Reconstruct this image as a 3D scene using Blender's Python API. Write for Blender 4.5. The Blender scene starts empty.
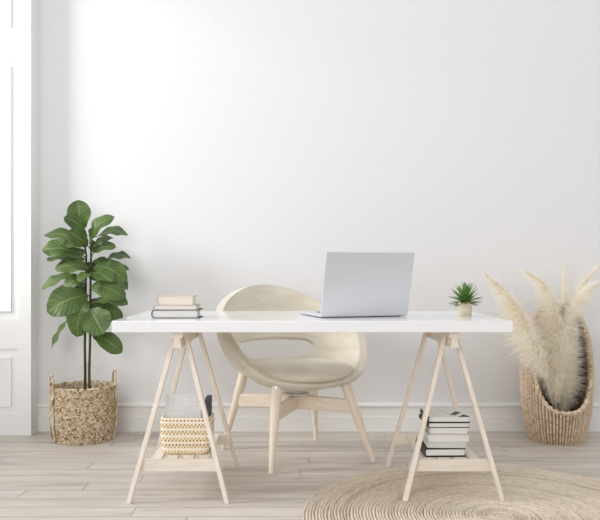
import bpy, bmesh, math, random
from mathutils import Vector, Matrix

S = bpy.context.scene
COL = S.collection
PI = math.pi
F, CX, CY, H = 750.0, 294.0, 271.0, 0.95      # focal length in pixels, vanishing point, eye height


def at(px, py, d):
    """Point of the room seen at pixel px, py when it is d metres in front of the lens."""
    return Vector(((px - CX) / F * d, d, H - (py - CY) / F * d))


def lin(r, g, b):
    def c(v):
        v /= 255.0
        return v / 12.92 if v <= 0.04045 else ((v + 0.055) / 1.055) ** 2.4
    return (c(r), c(g), c(b), 1.0)


# ------------------------------------------------------------------ materials
def new_mat(name, col, rough=0.6, spec=0.5, metal=0.0):
    m = bpy.data.materials.new(name)
    m.use_nodes = True
    b = m.node_tree.nodes['Principled BSDF']
    b.inputs['Base Color'].default_value = col
    b.inputs['Roughness'].default_value = rough
    b.inputs['Specular IOR Level'].default_value = spec
    b.inputs['Metallic'].default_value = metal
    return m


def N(m, kind, **kw):
    n = m.node_tree.nodes.new(kind)
    for k, v in kw.items():
        if k in n.inputs:
            n.inputs[k].default_value = v
        else:
            setattr(n, k, v)
    return n


def L(m, a, b):
    m.node_tree.links.new(a, b)


def bsdf(m):
    return m.node_tree.nodes['Principled BSDF']


def coords(m, out='Object', scale=(1, 1, 1), rot=(0, 0, 0)):
    t = N(m, 'ShaderNodeTexCoord')
    mp = N(m, 'ShaderNodeMapping')
    mp.inputs['Scale'].default_value = scale
    mp.inputs['Rotation'].default_value = rot
    L(m, t.outputs[out], mp.inputs['Vector'])
    return mp.outputs['Vector']


def add_bump(m, height, strength=0.2, dist=0.01):
    b = N(m, 'ShaderNodeBump')
    b.inputs['Strength'].default_value = strength
    b.inputs['Distance'].default_value = dist
    L(m, height, b.inputs['Height'])
    L(m, b.outputs['Normal'], bsdf(m).inputs['Normal'])


def noise_mat(name, c1, c2, scale=10, stretch=(1, 1, 1), rough=0.6, spec=0.5, bump=0.0, bdist=0.002, out='Object',
              detail=4.0, lo=0.3, hi=0.7, metal=0.0):
    m = new_mat(name, c1, rough, spec, metal)
    n = N(m, 'ShaderNodeTexNoise')
    n.inputs['Scale'].default_value = scale
    n.inputs['Detail'].default_value = detail
    L(m, coords(m, out, stretch), n.inputs['Vector'])
    r = N(m, 'ShaderNodeValToRGB')
    r.color_ramp.elements[0].position = lo
    r.color_ramp.elements[0].color = c1
    r.color_ramp.elements[1].position = hi
    r.color_ramp.elements[1].color = c2
    L(m, n.outputs['Fac'], r.inputs['Fac'])
    L(m, r.outputs['Color'], bsdf(m).inputs['Base Color'])
    if bump:
        add_bump(m, n.outputs['Fac'], bump, bdist)
    return m


def attr_mat(name, rough=0.85, spec=0.2, nscale=400, bump=0.3, bdist=0.002):
    """Colour comes from the strands' own tint (attribute Col)."""
    m = new_mat(name, (1, 1, 1, 1), rough, spec)
    a = N(m, 'ShaderNodeAttribute', attribute_name='Col')
    L(m, a.outputs['Color'], bsdf(m).inputs['Base Color'])
    n = N(m, 'ShaderNodeTexNoise')
    n.inputs['Scale'].default_value = nscale
    L(m, coords(m), n.inputs['Vector'])
    add_bump(m, n.outputs['Fac'], bump, bdist)
    return m


M = {}
M['wall'] = noise_mat('wall_paint', lin(229, 229, 230), lin(231, 231, 232), 60, rough=0.75, spec=0.25, bump=0.03, bdist=0.001)
M['door'] = noise_mat('door_paint', lin(236, 236, 235), lin(238, 238, 237), 40, rough=0.45, spec=0.4)
M['lacquer'] = noise_mat('white_lacquer', lin(238, 238, 240), lin(240, 240, 242), 5, rough=0.13, spec=0.5)
for nm, st in (('birch_x', (3, 40, 40)), ('birch_y', (40, 3, 40)), ('birch_z', (45, 45, 4))):
    M[nm] = noise_mat(nm, lin(226, 215, 200), lin(240, 231, 219), 2.2, st, rough=0.5, spec=0.3, bump=0.05, bdist=0.001)
M['ash_z'] = noise_mat('ash_leg', lin(226, 212, 194), lin(238, 227, 211), 2.0, (40, 40, 4), rough=0.5, spec=0.3)
M['ash_x'] = noise_mat('ash_rail', lin(226, 212, 194), lin(238, 227, 211), 2.0, (6, 6, 40), rough=0.5, spec=0.3)


def fabric_mat():
    m = new_mat('beige_wool', lin(219, 212, 196), 0.95, 0.1)
    n = N(m, 'ShaderNodeTexNoise')
    n.inputs['Scale'].default_value = 9
    n.inputs['Detail'].default_value = 8
    L(m, coords(m, 'Object', (1, 1, 3)), n.inputs['Vector'])
    r = N(m, 'ShaderNodeValToRGB')
    r.color_ramp.elements[0].position, r.color_ramp.elements[0].color = 0.3, lin(213, 206, 188)
    r.color_ramp.elements[1].position, r.color_ramp.elements[1].color = 0.7, lin(227, 220, 206)
    L(m, n.outputs['Fac'], r.inputs['Fac'])
    L(m, r.outputs['Color'], bsdf(m).inputs['Base Color'])
    n2 = N(m, 'ShaderNodeTexNoise')
    n2.inputs['Scale'].default_value = 350
    L(m, coords(m), n2.inputs['Vector'])
    add_bump(m, n2.outputs['Fac'], 0.35, 0.003)
    bsdf(m).inputs['Sheen Weight'].default_value = 0.25
    bsdf(m).inputs['Sheen Roughness'].default_value = 0.5
    return m


M['wool'] = fabric_mat()
M['silver'] = new_mat('brushed_aluminium', lin(214, 216, 220), 0.36, 0.5, 0.45)
M['screen'] = new_mat('dark_screen', lin(16, 17, 20), 0.12)
M['key'] = new_mat('dark_key', lin(40, 41, 44), 0.5)
M['metal'] = new_mat('pale_metal', lin(215, 213, 210), 0.35, 0.5, 0.4)
M['soil'] = noise_mat('soil', lin(52, 40, 30), lin(80, 64, 48), 60, rough=0.95, spec=0.1, bump=0.6, bdist=0.01)
M['stem'] = noise_mat('plant_stem', lin(50, 52, 22), lin(78, 76, 38), 30, (1, 1, 4), rough=0.6, bump=0.2)
M['linen'] = new_mat('grey_linen', lin(200, 200, 200), 0.9, 0.15)
M['charcoal'] = noise_mat('charcoal_card', lin(66, 66, 70), lin(74, 74, 78), 80, rough=0.7)
M['page'] = noise_mat('book_pages', lin(218, 216, 212), lin(236, 234, 230), 3, (2, 2, 260), rough=0.85, spec=0.1)
M['cream_page'] = noise_mat('cream_pages', lin(222, 213, 200), lin(234, 227, 216), 3, (2, 2, 260), rough=0.85, spec=0.1)
M['slate'] = new_mat('slate_cloth', lin(92, 95, 98), 0.75, 0.2)
M['tan'] = new_mat('tan_cover', lin(188, 170, 150), 0.6, 0.3)
M['rose'] = new_mat('pale_beige_cover', lin(206, 192, 180), 0.5, 0.3)
M['black'] = new_mat('black_cover', lin(24, 24, 26), 0.45, 0.4)
M['white_cover'] = new_mat('white_cover', lin(226, 225, 223), 0.45, 0.4)
M['shadow_print_grey'] = new_mat('shadow_print_grey', lin(176, 175, 174), 0.5, 0.4)
M['pale_cover'] = new_mat('pale_grey_cover', lin(208, 207, 205), 0.5, 0.4)
M['seagrass'] = attr_mat('seagrass')
M['hyacinth'] = attr_mat('water_hyacinth')
M['palm'] = attr_mat('woven_palm')
M['jute'] = attr_mat('jute_braid', nscale=260, bump=0.5, bdist=0.004)


def linen_detail():
    m = M['linen']
    w1 = N(m, 'ShaderNodeTexNoise'); w1.inputs['Scale'].default_value = 3
    w2 = N(m, 'ShaderNodeTexNoise'); w2.inputs['Scale'].default_value = 3
    L(m, coords(m, 'Object', (4, 4, 90)), w1.inputs['Vector'])
    L(m, coords(m, 'Object', (90, 4, 4)), w2.inputs['Vector'])
    add = N(m, 'ShaderNodeMath', operation='ADD')
    L(m, w1.outputs['Fac'], add.inputs[0]); L(m, w2.outputs['Fac'], add.inputs[1])
    r = N(m, 'ShaderNodeValToRGB')
    r.color_ramp.elements[0].position, r.color_ramp.elements[0].color = 0.75, lin(208, 208, 208)
    r.color_ramp.elements[1].position, r.color_ramp.elements[1].color = 1.0, lin(224, 224, 224)
    mul = N(m, 'ShaderNodeMath', operation='MULTIPLY'); mul.inputs[1].default_value = 0.87
    L(m, add.outputs[0], mul.inputs[0])
    L(m, mul.outputs[0], r.inputs['Fac'])
    L(m, r.outputs['Color'], bsdf(m).inputs['Base Color'])


linen_detail()


def pot_wood():
    m = new_mat('turned_pine', lin(216, 200, 170), 0.55, 0.3)
    n = N(m, 'ShaderNodeTexNoise')
    n.inputs['Scale'].default_value = 3
    n.inputs['Detail'].default_value = 4
    L(m, coords(m, 'Object', (6, 6, 60)), n.inputs['Vector'])
    r = N(m, 'ShaderNodeValToRGB')
    r.color_ramp.elements[0].position, r.color_ramp.elements[0].color = 0.35, lin(200, 186, 160)
    r.color_ramp.elements[1].position, r.color_ramp.elements[1].color = 0.6, lin(222, 211, 192)
    L(m, n.outputs['Fac'], r.inputs['Fac'])
    L(m, r.outputs['Color'], bsdf(m).inputs['Base Color'])
    return m


M['pot'] = pot_wood()


def plant_mat(name, c1, c2, vein=None, trans=0.25, rough=0.45):
    m = new_mat(name, c1, rough, 0.4)
    uv = N(m, 'ShaderNodeUVMap')
    sep = N(m, 'ShaderNodeSeparateXYZ')
    L(m, uv.outputs['UV'], sep.inputs[0])
    n = N(m, 'ShaderNodeTexNoise')
    n.inputs['Scale'].default_value = 7
    n.inputs['Detail'].default_value = 4
    L(m, coords(m), n.inputs['Vector'])
    r = N(m, 'ShaderNodeValToRGB')
    r.color_ramp.elements[0].position, r.color_ramp.elements[0].color = 0.3, c1
    r.color_ramp.elements[1].position, r.color_ramp.elements[1].color = 0.72, c2
    L(m, n.outputs['Fac'], r.inputs['Fac'])
    colour = r.outputs['Color']
    if vein:
        # midrib and side veins drawn from the leaf's own coordinates (u across -1..1 stored as 0..1, v along)
        s = N(m, 'ShaderNodeMath', operation='SUBTRACT'); s.inputs[1].default_value = 0.5
        L(m, sep.outputs['X'], s.inputs[0])
        ab = N(m, 'ShaderNodeMath', operation='ABSOLUTE'); L(m, s.outputs[0], ab.inputs[0])
        mid = N(m, 'ShaderNodeMapRange'); mid.inputs['From Min'].default_value = 0.012; mid.inputs['From Max'].default_value = 0.035
        mid.inputs['To Min'].default_value = 1; mid.inputs['To Max'].default_value = 0
        L(m, ab.outputs[0], mid.inputs['Value'])
        k = N(m, 'ShaderNodeMath', operation='MULTIPLY_ADD'); k.inputs[1].default_value = -0.55
        L(m, ab.outputs[0], k.inputs[0]); L(m, sep.outputs['Y'], k.inputs[2])
        t = N(m, 'ShaderNodeMath', operation='MULTIPLY'); t.inputs[1].default_value = 8.0
        L(m, k.outputs[0], t.inputs[0])
        fr = N(m, 'ShaderNodeMath', operation='PINGPONG'); fr.inputs[1].default_value = 0.5
        L(m, t.outputs[0], fr.inputs[0])
        sv = N(m, 'ShaderNodeMapRange'); sv.inputs['From Min'].default_value = 0.0; sv.inputs['From Max'].default_value = 0.09
        sv.inputs['To Min'].default_value = 0.55; sv.inputs['To Max'].default_value = 0
        L(m, fr.outputs[0], sv.inputs['Value'])
        mx = N(m, 'ShaderNodeMath', operation='MAXIMUM')
        L(m, mid.outputs['Result'], mx.inputs[0]); L(m, sv.outputs['Result'], mx.inputs[1])
        mix = N(m, 'ShaderNodeMixRGB'); mix.inputs['Color2'].default_value = vein
        fac = N(m, 'ShaderNodeMath', operation='MULTIPLY'); fac.inputs[1].default_value = 0.55
        L(m, mx.outputs[0], fac.inputs[0])
        L(m, fac.outputs[0], mix.inputs['Fac']); L(m, colour, mix.inputs['Color1'])
        colour = mix.outputs['Color']
        add_bump(m, fr.outputs[0], 0.35, 0.006)
    L(m, colour, bsdf(m).inputs['Base Color'])
    if trans:
        tr = N(m, 'ShaderNodeBsdfTranslucent')
        L(m, colour, tr.inputs['Color'])
        ms = N(m, 'ShaderNodeMixShader'); ms.inputs['Fac'].default_value = trans
        L(m, bsdf(m).outputs['BSDF'], ms.inputs[1]); L(m, tr.outputs['BSDF'], ms.inputs[2])
        L(m, ms.outputs['Shader'], m.node_tree.nodes['Material Output'].inputs['Surface'])
    return m


M['fig'] = plant_mat('fig_leaf', lin(60, 84, 37), lin(100, 124, 66), vein=lin(152, 166, 108), trans=0.15, rough=0.42)
M['agave'] = plant_mat('agave_leaf', lin(84, 124, 56), lin(130, 166, 92), trans=0.1)
M['pampas'] = plant_mat('pampas_plume', lin(251, 247, 237), lin(254, 252, 246), trans=0.5, rough=0.9)
M['straw'] = new_mat('pampas_stalk', lin(236, 226, 202), 0.7, 0.2)


def floor_mat():
    m = new_mat('oak_planks', lin(205, 196, 186), 0.42, 0.35)
    c0 = coords(m)
    # each row of planks starts at a length of its own
    sp = N(m, 'ShaderNodeSeparateXYZ'); L(m, c0, sp.inputs[0])
    dv = N(m, 'ShaderNodeMath', operation='DIVIDE'); dv.inputs[1].default_value = 0.116
    L(m, sp.outputs['Y'], dv.inputs[0])
    fl = N(m, 'ShaderNodeMath', operation='FLOOR'); L(m, dv.outputs[0], fl.inputs[0])
    wn = N(m, 'ShaderNodeTexWhiteNoise', noise_dimensions='1D'); L(m, fl.outputs[0], wn.inputs['W'])
    sh = N(m, 'ShaderNodeMath', operation='MULTIPLY_ADD'); sh.inputs[1].default_value = 4.7
    L(m, wn.outputs['Value'], sh.inputs[0]); L(m, sp.outputs['X'], sh.inputs[2])
    cb = N(m, 'ShaderNodeCombineXYZ')
    L(m, sh.outputs[0], cb.inputs['X']); L(m, sp.outputs['Y'], cb.inputs['Y'])
    co = cb.outputs[0]
    br = N(m, 'ShaderNodeTexBrick')
    br.offset, br.offset_frequency, br.squash = 0.0, 2, 1.0
    br.inputs['Scale'].default_value = 1.0
    br.inputs['Brick Width'].default_value = 1.55
    br.inputs['Row Height'].default_value = 0.116
    br.inputs['Mortar Size'].default_value = 0.0026
    br.inputs['Mortar Smooth'].default_value = 0.3
    br.inputs['Color1'].default_value = (0, 0, 0, 1)
    br.inputs['Color2'].default_value = (1, 1, 1, 1)
    br.inputs['Mortar'].default_value = (0.5, 0.5, 0.5, 1)
    L(m, co, br.inputs['Vector'])
    # every plank takes another part of the grain
    sc = N(m, 'ShaderNodeVectorMath', operation='SCALE'); sc.inputs['Scale'].default_value = 13.7
    L(m, br.outputs['Color'], sc.inputs[0])
    ad = N(m, 'ShaderNodeVectorMath', operation='ADD')
    L(m, co, ad.inputs[0]); L(m, sc.outputs[0], ad.inputs[1])
    mp = N(m, 'ShaderNodeMapping'); mp.inputs['Scale'].default_value = (1.3, 9, 1)
    L(m, ad.outputs[0], mp.inputs['Vector'])
    n = N(m, 'ShaderNodeTexNoise'); n.inputs['Scale'].default_value = 1.6; n.inputs['Detail'].default_value = 7
    n.inputs['Roughness'].default_value = 0.6
    L(m, mp.outputs['Vector'], n.inputs['Vector'])
    r = N(m, 'ShaderNodeValToRGB')
    e = r.color_ramp.elements
    e[0].position, e[0].color = 0.27, lin(178, 168, 158)
    e[1].position, e[1].color = 0.68, lin(222, 215, 207)
    x = r.color_ramp.elements.new(0.45); x.color = lin(208, 200, 191)
    L(m, n.outputs['Fac'], r.inputs['Fac'])
    # plank tint
    hsv = N(m, 'ShaderNodeMixRGB', blend_type='MULTIPLY'); hsv.inputs['Fac'].default_value = 1
    tint = N(m, 'ShaderNodeValToRGB')
    tint.color_ramp.elements[0].color = (0.86, 0.855, 0.85, 1)
    tint.color_ramp.elements[1].color = (1.0, 1.0, 1.0, 1)
    L(m, br.outputs['Color'], tint.inputs['Fac'])
    L(m, r.outputs['Color'], hsv.inputs['Color1']); L(m, tint.outputs['Color'], hsv.inputs['Color2'])
    # a few knots and dark streaks
    n2 = N(m, 'ShaderNodeTexNoise'); n2.inputs['Scale'].default_value = 2.1; n2.inputs['Detail'].default_value = 3
    mp2 = N(m, 'ShaderNodeMapping'); mp2.inputs['Scale'].default_value = (2.2, 9, 1)
    L(m, ad.outputs[0], mp2.inputs['Vector']); L(m, mp2.outputs['Vector'], n2.inputs['Vector'])
    kr = N(m, 'ShaderNodeMapRange'); kr.inputs['From Min'].default_value = 0.68; kr.inputs['From Max'].default_value = 0.8
    kr.inputs['To Max'].default_value = 0.55
    L(m, n2.outputs['Fac'], kr.inputs['Value'])
    kn = N(m, 'ShaderNodeMixRGB'); kn.inputs['Color2'].default_value = lin(150, 136, 124)
    L(m, kr.outputs['Result'], kn.inputs['Fac']); L(m, hsv.outputs['Color'], kn.inputs['Color1'])
    # seams
    sm = N(m, 'ShaderNodeMixRGB'); sm.inputs['Color2'].default_value = lin(122, 111, 102)
    sf = N(m, 'ShaderNodeMath', operation='MULTIPLY'); sf.inputs[1].default_value = 0.75
    L(m, br.outputs['Fac'], sf.inputs[0])
    L(m, sf.outputs[0], sm.inputs['Fac']); L(m, kn.outputs['Color'], sm.inputs['Color1'])
    L(m, sm.outputs['Color'], bsdf(m).inputs['Base Color'])
    return m


M['floor'] = floor_mat()


# ------------------------------------------------------------------ mesh helpers
class MB:
    def __init__(self):
        self.v, self.f, self.mi, self.uv, self.col = [], [], [], {}, {}

    def vert(self, p, uv=None, col=None):
        self.v.append(Vector(p))
        i = len(self.v) - 1
        if uv is not None:
            self.uv[i] = uv
        if col is not None:
            self.col[i] = col
        return i

    def face(self, ids, mi=0):
        self.f.append(tuple(ids)); self.mi.append(mi)

    def hexa(self, p, mi=0):
        """Eight corners: four below, four above, both anticlockwise."""
        i = [self.vert(q) for q in p]
        for f in ((3, 2, 1, 0), (4, 5, 6, 7), (0, 1, 5, 4), (1, 2, 6, 5), (2, 3, 7, 6), (3, 0, 4, 7)):
            self.face([i[k] for k in f], mi)

    def box(self, x0, x1, y0, y1, z0, z1, mi=0):
        self.hexa([(x0, y0, z0), (x1, y0, z0), (x1, y1, z0), (x0, y1, z0),
                   (x0, y0, z1), (x1, y0, z1), (x1, y1, z1), (x0, y1, z1)], mi)

    def prism(self, prof, a, b, axis='x', mi=0):
        """Closed 2D profile pushed along an axis from a to b. axis x: profile is (y,z); axis y: (x,z); axis z: (x,y)."""
        def P(p, t):
            return {'x': (t, p[0], p[1]), 'y': (p[0], t, p[1]), 'z': (p[0], p[1], t)}[axis]
        A = [self.vert(P(p, a)) for p in prof]
        B = [self.vert(P(p, b)) for p in prof]
        n = len(prof)
        for i in range(n):
            j = (i + 1) % n
            self.face((A[i], A[j], B[j], B[i]), mi)
        self.face(A[::-1], mi); self.face(B, mi)

    def lathe(self, prof, c=(0, 0, 0), n=32, mi=0):
        rows = []
        for r, z in prof:
            if r < 1e-6:
                rows.append([self.vert((c[0], c[1], c[2] + z))])
            else:
                rows.append([self.vert((c[0] + r * math.cos(2 * PI * k / n), c[1] + r * math.sin(2 * PI * k / n), c[2] + z)) for k in range(n)])
        for a, b in zip(rows, rows[1:]):
            for k in range(n):
                j = (k + 1) % n
                if len(a) == 1 and len(b) > 1:
                    self.face((a[0], b[j], b[k]), mi)
                elif len(b) == 1 and len(a) > 1:
                    self.face((a[k], a[j], b[0]), mi)
                elif len(a) > 1:
                    self.face((a[k], a[j], b[j], b[k]), mi)

    def tube(self, pts, rad, n=10, mi=0, cap=True, colf=None, closed=False):
        pts = [Vector(p) for p in pts]
        if not hasattr(rad, '__len__'):
            rad = [rad] * len(pts)
        rows = []
        up = None
        m = len(pts)
        for i, p in enumerate(pts):
            if closed:
                t = (pts[(i + 1) % m] - pts[i - 1]).normalized()
            else:
                t = (pts[min(i + 1, m - 1)] - pts[max(i - 1, 0)]).normalized()
            if up is None:
                up = Vector((0, 0, 1)) if abs(t.z) < 0.9 else Vector((0, 1, 0))
            s = t.cross(up).normalized(); up = s.cross(t).normalized()
            row = []
            for k in range(n):
                a = 2 * PI * k / n
                r = rad[i](a) if callable(rad[i]) else rad[i]
                row.append(self.vert(p + (s * math.cos(a) + up * math.sin(a)) * r, col=colf(i, k) if colf else None))
            rows.append(row)
        pairs = list(zip(rows, rows[1:])) + ([(rows[-1], rows[0])] if closed else [])
        for a, b in pairs:
            for k in range(n):
                j = (k + 1) % n
                self.face((a[k], a[j], b[j], b[k]), mi)
        if cap and not closed:
            self.face(rows[0][::-1], mi); self.face(rows[-1], mi)

    def build(self, name, mats, parent=None, smooth=True, bevel=0.0, seg=2, fix=True, sharp=40):
        me = bpy.data.meshes.new(name)
        me.from_pydata([tuple(v) for v in self.v], [], self.f)
        if not isinstance(mats, (list, tuple)):
            mats = [mats]
        for m in mats:
            me.materials.append(M[m] if isinstance(m, str) else m)
        for p, i in zip(me.polygons, self.mi):
            p.material_index = i
            p.use_smooth = smooth
        if self.uv:
            lay = me.uv_layers.new(name='UVMap')
            for lp in me.loops:
                lay.data[lp.index].uv = self.uv.get(lp.vertex_index, (0, 0))
        if self.col:
            ca = me.color_attributes.new('Col', 'FLOAT_COLOR', 'POINT')
            for i, c in self.col.items():
                ca.data[i].color = c
        if fix:
            bm = bmesh.new(); bm.from_mesh(me)
            bmesh.ops.recalc_face_normals(bm, faces=bm.faces)
            bm.to_mesh(me); bm.free()
        if smooth and sharp:
            me.set_sharp_from_angle(angle=math.radians(sharp))
        o = bpy.data.objects.new(name, me)
        COL.objects.link(o)
        if parent:
            o.parent = parent
        if bevel:
            b = o.modifiers.new('bevel', 'BEVEL')
            b.width, b.segments, b.limit_method, b.angle_limit = bevel, seg, 'ANGLE', math.radians(35)
            b.harden_normals = False
        return o


def tag(o, label=None, cat=None, group=None, kind=None):
    for k, v in (('label', label), ('category', cat), ('group', group), ('kind', kind)):
        if v:
            o[k] = v
    return o


def thing(name, label, cat, loc=(0, 0, 0), rz=0.0, group=None):
    o = bpy.data.objects.new(name, None)
    o.empty_display_size = 0.1
    COL.objects.link(o)
    o.location = loc
    o.rotation_euler = (0, 0, rz)
    return tag(o, label, cat, group)


def copy_tree(o, parent=None):
    c = o.copy(); COL.objects.link(c)
    if parent:
        c.parent = parent
    for ch in list(o.children):
        copy_tree(ch, c)
    return c


def lerp(a, b, t):
    return a + (b - a) * t


def interp(tab, x):
    """Smooth table lookup."""
    if x <= tab[0][0]:
        return tab[0][1]
    for (x0, y0), (x1, y1) in zip(tab, tab[1:]):
        if x <= x1:
            t = (x - x0) / (x1 - x0)
            t = t * t * (3 - 2 * t) * 0.5 + t * 0.5
            return lerp(y0, y1, t)
    return tab[-1][1]


def crom(tab, x):
    """Catmull-Rom lookup, mirrored at both ends."""
    n = len(tab)
    x = min(max(x, tab[0][0]), tab[-1][0])
    for i in range(n - 1):
        x0, y0 = tab[i]; x1, y1 = tab[i + 1]
        if x <= x1 or i == n - 2:
            xa, ya = tab[i - 1] if i > 0 else (2 * x0 - x1, y1)
            xb, yb = tab[i + 2] if i + 2 < n else (2 * x1 - x0, y0)
            h = x1 - x0; t = (x - x0) / h
            m0 = (y1 - ya) / (x1 - xa) * h; m1 = (yb - y0) / (xb - x0) * h
            return (2 * t**3 - 3 * t * t + 1) * y0 + (t**3 - 2 * t * t + t) * m0 + (-2 * t**3 + 3 * t * t) * y1 + (t**3 - t * t) * m1


# ------------------------------------------------------------------ the setting
WALL_Y = 4.46
m = MB(); m.box(-4.5, 4.5, -1.5, WALL_Y + 0.12, -0.1, 0.0)
tag(m.build('floor', 'floor', smooth=False), 'pale oak plank floor laid parallel to the back wall', 'floor', kind='structure')
m = MB(); m.box(-4.5, 4.5, WALL_Y, WALL_Y + 0.12, 0.0, 3.0)
tag(m.build('wall_back', 'wall', smooth=False), 'plain white painted back wall', 'wall', kind='structure')

LX = -2.6                                # unseen side wall, added to darken the door foot; window_light enters its opening
WY0, WY1, WZ0, WZ1 = 1.9, 4.25, 1.3, 2.95  # opening shaped so its sill cuts the light low on the door
m = MB()
m.box(LX - 0.12, LX, -1.5, WY0, 0, 3.0); m.box(LX - 0.12, LX, WY1, WALL_Y + 0.12, 0, 3.0)
m.box(LX - 0.12, LX, WY0, WY1, 0, WZ0); m.box(LX - 0.12, LX, WY0, WY1, WZ1, 3.0)
tag(m.build('added_wall_left', 'wall', smooth=False), 'unseen white side wall added for shade, with a window opening, left of the panelled door', 'wall', kind='structure')
m = MB()
for a, b, c, d in ((WY0, WY0 + .04, WZ0, WZ1), (WY1 - .04, WY1, WZ0, WZ1), (WY0 + .04, WY1 - .04, WZ0, WZ0 + .04), (WY0 + .04, WY1 - .04, WZ1 - .04, WZ1)):
    m.box(LX - 0.09, LX - 0.03, a, b, c, d)
tag(m.build('window_1', 'door', smooth=False), 'unseen white window frame in the added side wall', 'window', kind='structure')

# baseboard with a rounded top bead and a scored line
DX1 = -1.518
prof = [(0, 0), (-0.019, 0), (-0.019, 0.088), (-0.0155, 0.091), (-0.0155, 0.14)]
for k in range(7):
    a = -PI / 2 + PI * k / 6
    prof.append((-0.0155 - 0.009 * math.cos(a), 0.1515 + 0.0115 * math.sin(a)))
prof += [(-0.008, 0.166), (0, 0.166)]
m = MB(); m.prism([(WALL_Y + p, z) for p, z in prof], DX1, 4.5, 'x')
tag(m.build('baseboard_back', 'door', sharp=35), 'white baseboard with rounded top bead along the back wall', 'baseboard', kind='structure')

# panelled door standing proud of the wall at the left edge
DY = 4.33
door = bpy.data.objects.new('door_1', None); COL.objects.link(door)
door.location = (-2.05, DY, 0)
tag(door, 'tall white panelled door at the left edge of the room', 'door', kind='structure')
hw = 0.532
m = MB()
m.box(-hw, hw, 0.007, WALL_Y - DY, 0, 3.0)
ow, iw = 0.46, 0.419
m.box(-hw, -ow, 0, 0.008, 0, 3.0); m.box(ow, hw, 0, 0.008, 0, 3.0)
zs = [(0, 0.124), (0.4997, 0.673), (2.174, 2.3126), (2.95, 3.0)]
for a, b in zs:
    m.box(-ow, ow, 0, 0.008, a, b)
m.build('frame', 'door', door, smooth=False)
for a, b in ((0.162, 0.4535), (0.713, 2.134), (2.353, 2.91)):
    m = MB()
    # raised field with a sloping edge
    y0, y1, s = 0.0072, -0.003, 0.016
    m.hexa([(-iw, y0, a), (iw, y0, a), (iw, y1, a + s * .2), (-iw, y1, a + s * .2),
            (-iw, y0, b), (iw, y0, b), (iw, y1, b - s * .2), (-iw, y1, b - s * .2)])
    mm = MB()
    o0 = [(-iw, y0, a), (iw, y0, a), (iw, y0, b), (-iw, y0, b)]
    o1 = [(-iw + .003, y1, a + .003), (iw - .003, y1, a + .003), (iw - .003, y1, b - .003), (-iw + .003, y1, b - .003)]
    o2 = [(-iw + s, 0.003, a + s), (iw - s, 0.003, a + s), (iw - s, 0.003, b - s), (-iw + s, 0.003, b - s)]
    A, B, C_ = [[mm.vert(p) for p in o] for o in (o0, o1, o2)]
    for k in range(4):
        j = (k + 1) % 4
        mm.face((A[k], A[j], B[j], B[k])); mm.face((B[k], B[j], C_[j], C_[k]))
    mm.face(C_); mm.face(A[::-1])
    mm.build('panel', 'door', door, bevel=0.002)

# ------------------------------------------------------------------ desk top
TZ, TD = 0.75, 3.0
TX0, TX1 = (111.5 - CX) / 250, (513 - CX) / 250
TCX = (TX0 + TX1) / 2
m = MB(); m.box(TX0 - TCX, TX1 - TCX, 0, 0.75, 0, 0.046)
o = m.build('desk_top', 'lacquer', bevel=0.0025, seg=2)
o.location = (TCX, TD, TZ - 0.046)
tag(o, 'glossy white rectangular desk top resting on two wooden trestles', 'desk')

# ------------------------------------------------------------------ trestles
RUG_Z = 0.010


def trestle(cx, label, lifts):
    t = thing('trestle', label, 'trestle', (cx, 3.35, 0), 0, 'pale wooden trestles under the desk')
    top = TZ - 0.046
    yf, yr = -0.305, 0.305           # beam ends
    # beam: flat strip above a keel that widens downwards
    m = MB()
    m.prism([(-0.0225, top - 0.026), (0.0225, top - 0.026), (0.0225, top), (-0.0225, top)], yf, yr, 'y')
    m.prism([(-0.017, top - 0.068), (0.017, top - 0.068), (0.0125, top - 0.026), (-0.0125, top - 0.026)], yf + 0.002, yr - 0.002, 'y')
    m.build('top_beam', 'birch_y', t, bevel=0.0015, smooth=False)
    for sy, idx in ((-1, 0), (1, 2)):
        for sx in (-1, 1):
            zb = lifts[idx + (0 if sx < 0 else 1)]
            zt = top - 0.012
            def cen(z):
                k = z / 0.664
                return (sx * lerp(0.2015, 0.0262, k), sy * lerp(0.28, 0.205, k))
            hx, hy = 0.0095, 0.014
            (bx, by), (tx, ty) = cen(zb), cen(zt)
            m = MB()
            m.hexa([(bx - hx, by - hy, zb), (bx + hx, by - hy, zb), (bx + hx, by + hy, zb), (bx - hx, by + hy, zb),
                    (tx - hx, ty - hy, zt), (tx + hx, ty - hy, zt), (tx + hx, ty + hy, zt), (tx - hx, ty + hy, zt)])
            m.build('leg', 'birch_z', t, bevel=0.002)
    for sy in (-1, 1):
        # rail set against the inner faces of a leg pair, its ends cut to the slope of the legs
        z0, z1 = 0.121, 0.170
        y0 = sy * lerp(0.28, 0.205, 0.15 / 0.664) - sy * 0.014
        ya, yb = sorted((y0, y0 - sy * 0.02))
        xa = lerp(0.2015, 0.0262, z0 / 0.664) + 0.008
        xb = lerp(0.2015, 0.0262, z1 / 0.664) + 0.008
        m = MB()
        m.prism([(-xa, z0), (xa, z0), (xb, z1), (-xb, z1)], ya, yb, 'y')
        m.build('rail', 'birch_x', t, bevel=0.0015)
    for k in range(4):
        m = MB()
        x = (k - 1.5) * 0.066
        m.box(x - 0.021, x + 0.021, -0.229, 0.229, 0.158, 0.1705)
        m.build('slat', 'birch_y', t, bevel=0.001)
    return t


trestle(-0.4755, 'pale wooden trestle holding the wicker box, under the left end of the desk', (0, 0, 0, 0))
trestle(0.6537, 'pale wooden trestle holding the stack of books, under the right end of the desk', (RUG_Z, RUG_Z, 0, RUG_Z))
SHELF = 0.1707

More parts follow.
